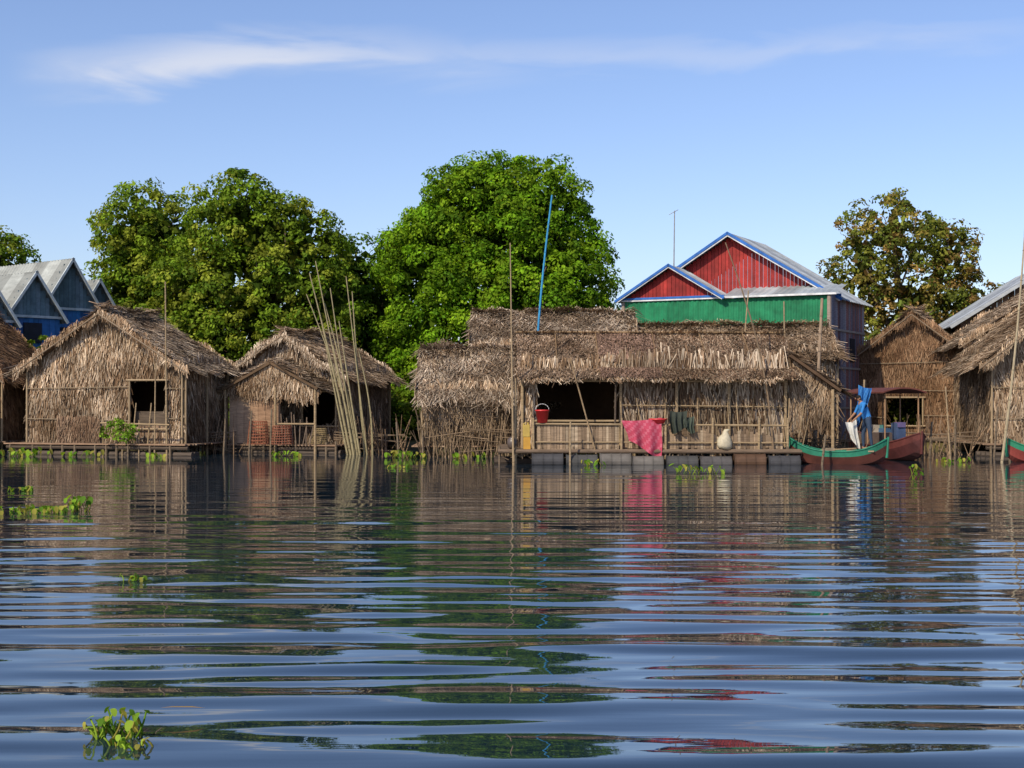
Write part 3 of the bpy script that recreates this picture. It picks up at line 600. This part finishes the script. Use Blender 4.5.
# ------------------------------------------------------------ poles
def pole(name,p0,p1,r=.03,r1=.015,col=BC,bend=0,bdir=(1,0,0)):
    m=MB(); b=np.array(p0);t=np.array(p1)-b; m.beam((0,0,0),t,r,r1,col,n=7,segs=10,bend=bend,bdir=bdir)
    for k in range(1,9): c=t*k/9+np.array(bdir)*bend*math.sin(math.pi*k/9); m.beam(c-nrm(t)*.015,c+nrm(t)*.015,(r+(r1-r)*k/9)*1.25,None,tuple(np.array(col)*.7),n=7)
    return m.build(name,M_BAM,loc=tuple(p0))
pole('bamboo_pole',(.05,39.0,-.7),(-.05,39.2,6.2),.035,.014)
pole('blue_pole',(.65,42.5,.3),(1.2,42,7.95),.042,.026,(.04,.26,.5),bend=-.12)
pole('bamboo_pole',(7.35,39,-.8),(6.1,40,6.3),.035,.016,(.16,.11,.065),bend=.35)
pole('bamboo_pole',(7.0,43.5,1),(7.35,43.5,5.2),.03,.02)
pole('wooden_post',(9.5,44,0),(9.75,44,5.0),.06,.045,(.3,.22,.15))
pole('bamboo_pole',(14.0,40.3,-.8),(14.9,40.6,7.0),.045,.022,(.34,.28,.18),bend=.08)
pole('bamboo_pole',(8.6,44,1),(8.55,44,4.9),.03,.02)
for a,b,rr in (((-5.2,46,-.5),(-6.7,46.3,6.0),.05),((-5.0,46,-.5),(-6.5,46.3,6.4),.035),((-5.0,45.9,-.5),(-6.2,46.3,5.0),.045),((-4.8,46.1,-.5),(-5.3,46.4,5.4),.04),((-4.7,46.0,-.5),(-5.5,46.4,5.9),.03),((-5.3,46,-.5),(-6.3,46.3,4.4),.04),((-4.9,46,-.5),(-6.8,46.3,5.3),.025),((-4.6,46.1,-.5),(-5.05,46.1,3.4),.04),((-5.1,45.8,-.5),(-5.9,46.1,3.6),.05),((-5.0,45.9,-.5),(-6.0,46.2,5.5),.03),((-4.9,45.8,-.5),(-5.7,46.1,4.4),.04)):
    pole('bamboo_pole',a,b,rr,.016,(.26,.22,.12),bend=rng.uniform(-.05,.2))
pole('bamboo_pole',(10.35,41.5,-.8),(10.45,41.5,2.4),.035,.03); pole('bamboo_pole',(12.9,41,-.8),(12.7,41,2.2),.03,.02); pole('bamboo_pole',(1.6,38.7,-.8),(1.62,38.75,1.2),.03,.025)
for x,y in((-8.8,46.6),(-8.1,46.8),(-17.5,45.6),(-3.5,43.9),(-2.8,44.1),(13.6,43),(8.5,38.8),(-9.6,46.4),(12.9,43.4),(15.1,44)): pole('wooden_post',(x,y,-.8),(x+rng.uniform(-.2,.2),y,rng.uniform(.8,1.6)),.035,.03,(.16,.12,.08))
m=MB()
for (xa,xb,ya) in ((-11,-9.3,47.5),(-6,-3.6,47.5),(12.6,15.2,46),(8.3,10.3,42)):
    for k in range(int((xb-xa)*26)):
        x=rng.uniform(xa,xb); y=ya+rng.normal(0,.3); m.beam((x,y,-.3),(x+rng.normal(0,.35),y+rng.normal(0,.2),rng.uniform(.4,1.4)),.02,.01,tuple(np.array((.22,.15,.095))*rng.uniform(.35,1.4)),n=4)
    for k in range(5):
        z=rng.uniform(.1,.9); m.beam((xa,ya-.3,z),(xb,ya-.3,z+rng.normal(0,.15)),.02,.015,(.18,.13,.085),n=5)
m.build('brushwood_fence',M_WD)
def basket(name,loc,r,h,col,rz=0):
    m=MB()
    for k in range(26): a=k/26*6.283; m.beam((r*math.cos(a),r*math.sin(a),0),(r*.8*math.cos(a+.1),r*.8*math.sin(a+.1),h),.01,.01,col,n=4)
    for j in range(8):
        z=h*j/7;rr=r*(1-.2*j/7); P=[(rr*math.cos(a),rr*math.sin(a),z) for a in np.linspace(0,6.283,19)]
        for a,b in zip(P[:-1],P[1:]): m.beam(a,b,.014,.014,col,n=4)
    return m.build(name,M_BAM,loc=loc,rz=rz)
basket('fish_trap_basket',(-8.5,46.9,.33),.36,.75,(.30,.11,.06)); basket('fish_trap_basket',(-7.7,46.9,.33),.38,.6,(.26,.10,.06)); basket('fish_trap_basket',(-6.5,47.3,.33),.28,.5,(.25,.19,.1))

# ------------------------------------------------------------ water plants
def hyacinth(loc,n,spread,sz=.09,h=.16,cols=((.15,.28,.02),(.24,.36,.035),(.08,.17,.015),(.28,.26,.05))):
    m=MB()
    for k in range(n):
        a=rng.uniform(0,6.28);rad=spread*math.sqrt(rng.uniform()); b=np.array((rad*math.cos(a)*1.6,rad*math.sin(a),-.01))
        c=np.array(cols[rng.integers(len(cols))])*rng.uniform(.8,1.2); aa=rng.uniform(0,6.28); hh=h*rng.uniform(.4,1.2)
        t=b+np.array((math.cos(aa)*hh*.6,math.sin(aa)*hh*.6,hh)); m.beam(b,t,.007,.005,tuple(c),n=5,segs=3,bend=.01)
        s=sz*rng.uniform(.6,1.2); nn=nrm(np.array((math.cos(aa)*.9,math.sin(aa)*.9-.2,.7))+rng.normal(0,.35,3)); u=nrm(np.cross(nn,(0,0,1)));v=np.cross(nn,u)
        pts=[t+nn*.01]+[t+u*s*.7*math.cos(q)+v*s*(1.05+.25*math.sin(q))*math.sin(q)+nn*s*(.22+.12*math.cos(2*q)) for q in np.linspace(0,6.283,13)[:-1]]
        m.add(pts,[(0,i+1,(i+1)%12+1) for i in range(12)],tuple(c))
    return m.build('water_hyacinth',M_LF,loc=loc,smooth=True)
hyacinth((-2.10,7.45,0),30,.10,.03,.12); hyacinth((-1.98,7.25,0),12,.08,.026,.06)
hyacinth((-7.9,22.3,0),50,.40,.05,.08); hyacinth((-7.35,22.3,0),30,.22,.05,.09); hyacinth((-7.0,22.6,0),24,.12,.055,.2)
hyacinth((-9.6,27.5,0),16,.2,.05,.08); hyacinth((-3.0,37,0),10,.3,.06,.08)
hyacinth((-3.75,13.9,0),10,.07,.035,.07); hyacinth((4.3,34,0),14,.2,.07,.2); hyacinth((5.0,34.2,0),9,.14,.07,.16); hyacinth((9.2,32,0),10,.1,.06,.28)
hyacinth((-15.5,44.6,0),40,.5,.09,.22); hyacinth((-17,43.5,0),30,.4,.09,.2); hyacinth((-3.2,43.2,0),30,.5,.08,.18); hyacinth((2.2,38.3,0),10,.2,.07,.13)
hyacinth((-13.6,44.2,0),18,.4,.08,.14); hyacinth((-11.2,43.8,0),12,.25,.08,.12); hyacinth((-7.2,44.6,0),18,.4,.08,.12); hyacinth((-1.2,43,0),18,.4,.08,.14); hyacinth((12.6,40.2,0),12,.3,.07,.12)
m=MB(); leafcloud(m,[(0,0,0,.5,.25,.3)],sub=.2,per=26,size=.11,cols=((.12,.24,.02),(.17,.29,.03)),fill=0,zmin=-.4); m.build('potted_plant',M_LF,loc=(-12.7,45.1,.8))
m=MB(); m.add([(-.13,0,.012),(-.05,-.02,.02),(.06,-.015,.018),(.13,.0,.01),(.05,.02,.016),(-.06,.018,.016)],[(0,1,5),(1,2,4,5),(2,3,4)],(.40,.24,.07)); m.build('floating_leaf',M_LF,loc=(-1.87,7.95,.04))
# ------------------------------------------------------------ light, sky, camera
el=math.radians(40); az=math.radians(216)
sv=Vector((math.sin(az)*math.cos(el),math.cos(az)*math.cos(el),math.sin(el)))
sd=bpy.data.lights.new('sun','SUN'); sd.energy=5.0; sd.angle=math.radians(.5); sd.color=(1,.88,.69)
so=bpy.data.objects.new('sun',sd); so.rotation_euler=sv.to_track_quat('Z','Y').to_euler(); S.collection.objects.link(so)
Wd=bpy.data.worlds.new('World'); S.world=Wd; Wd.use_nodes=True; nt=Wd.node_tree;N=nt.nodes;L=nt.links
bg=N['Background']; sk=N.new('ShaderNodeTexSky'); sk.sky_type='NISHITA'; sk.sun_disc=False; sk.sun_elevation=el; sk.sun_rotation=az
sk.air_density=1.0; sk.dust_density=.8; sk.ozone_density=2.6
bg.inputs['Strength'].default_value=.14
def mth(op,a,b=None,c=None):
    n=N.new('ShaderNodeMath'); n.operation=op
    for i,x in enumerate((a,b,c)):
        if x is None: continue
        if isinstance(x,(int,float)): n.inputs[i].default_value=x
        else: L.new(x,n.inputs[i])
    return n.outputs[0]
def ss(x,a,b,lo=0,hi=1):
    n=N.new('ShaderNodeMapRange'); n.interpolation_type='SMOOTHSTEP'; n.inputs[1].default_value=a;n.inputs[2].default_value=b;n.inputs[3].default_value=lo;n.inputs[4].default_value=hi; L.new(x,n.inputs[0]); return n.outputs[0]
tc=N.new('ShaderNodeTexCoord'); sp=N.new('ShaderNodeSeparateXYZ'); L.new(tc.outputs['Generated'],sp.inputs[0])
x,y,z=sp.outputs
mp=N.new('ShaderNodeMapping'); mp.inputs['Scale'].default_value=(7,7,38); mp.inputs['Rotation'].default_value=(0,math.radians(4),0); L.new(tc.outputs['Generated'],mp.inputs[0])
ns=N.new('ShaderNodeTexNoise'); ns.inputs['Scale'].default_value=1; ns.inputs['Detail'].default_value=8; ns.inputs['Distortion'].default_value=.8; L.new(mp.outputs[0],ns.inputs['Vector'])
wob=mth('MULTIPLY',mth('SUBTRACT',ns.outputs['Fac'],.5),.045)
zc=mth('ADD',mth('MULTIPLY',ss(x,-.32,-.17),.024),.212)
dz=mth('ABSOLUTE',mth('SUBTRACT',mth('ADD',z,wob),zc))
m1=mth('MULTIPLY',ss(dz,.001,.022,1,0),mth('MULTIPLY',ss(x,-.335,-.29),ss(x,-.18,.05,1,0)))
dz2=mth('ABSOLUTE',mth('SUBTRACT',mth('ADD',z,wob),.24)); m2=mth('MULTIPLY',ss(dz2,.0,.014,.35,0),mth('MULTIPLY',ss(x,-.25,-.1),ss(x,.25,.4,1,0)))
mm=mth('MULTIPLY',mth('MAXIMUM',m1,m2),mth('MULTIPLY',ss(ns.outputs['Fac'],.3,.6,.35,1),ss(y,0,.2)))
tint=N.new('ShaderNodeVectorMath'); tint.operation='MULTIPLY'; tint.inputs[1].default_value=(1.05,1.02,1.16); L.new(sk.outputs[0],tint.inputs[0])
mix=N.new('ShaderNodeMix'); mix.data_type='RGBA'; L.new(mth('MULTIPLY',mm,.75),mix.inputs['Factor']); L.new(tint.outputs[0],mix.inputs['A']); mix.inputs['B'].default_value=(5.6,5.75,6.3,1)
L.new(mix.outputs['Result'],bg.inputs[0])
cd=bpy.data.cameras.new('camera'); cd.lens=49.2; cd.sensor_width=36; cd.shift_y=.0156; cd.clip_end=8000; cd.clip_start=.1
co=bpy.data.objects.new('camera',cd); co.location=(0,0,1.8); co.rotation_euler=(math.pi/2,0,0); S.collection.objects.link(co); S.camera=co
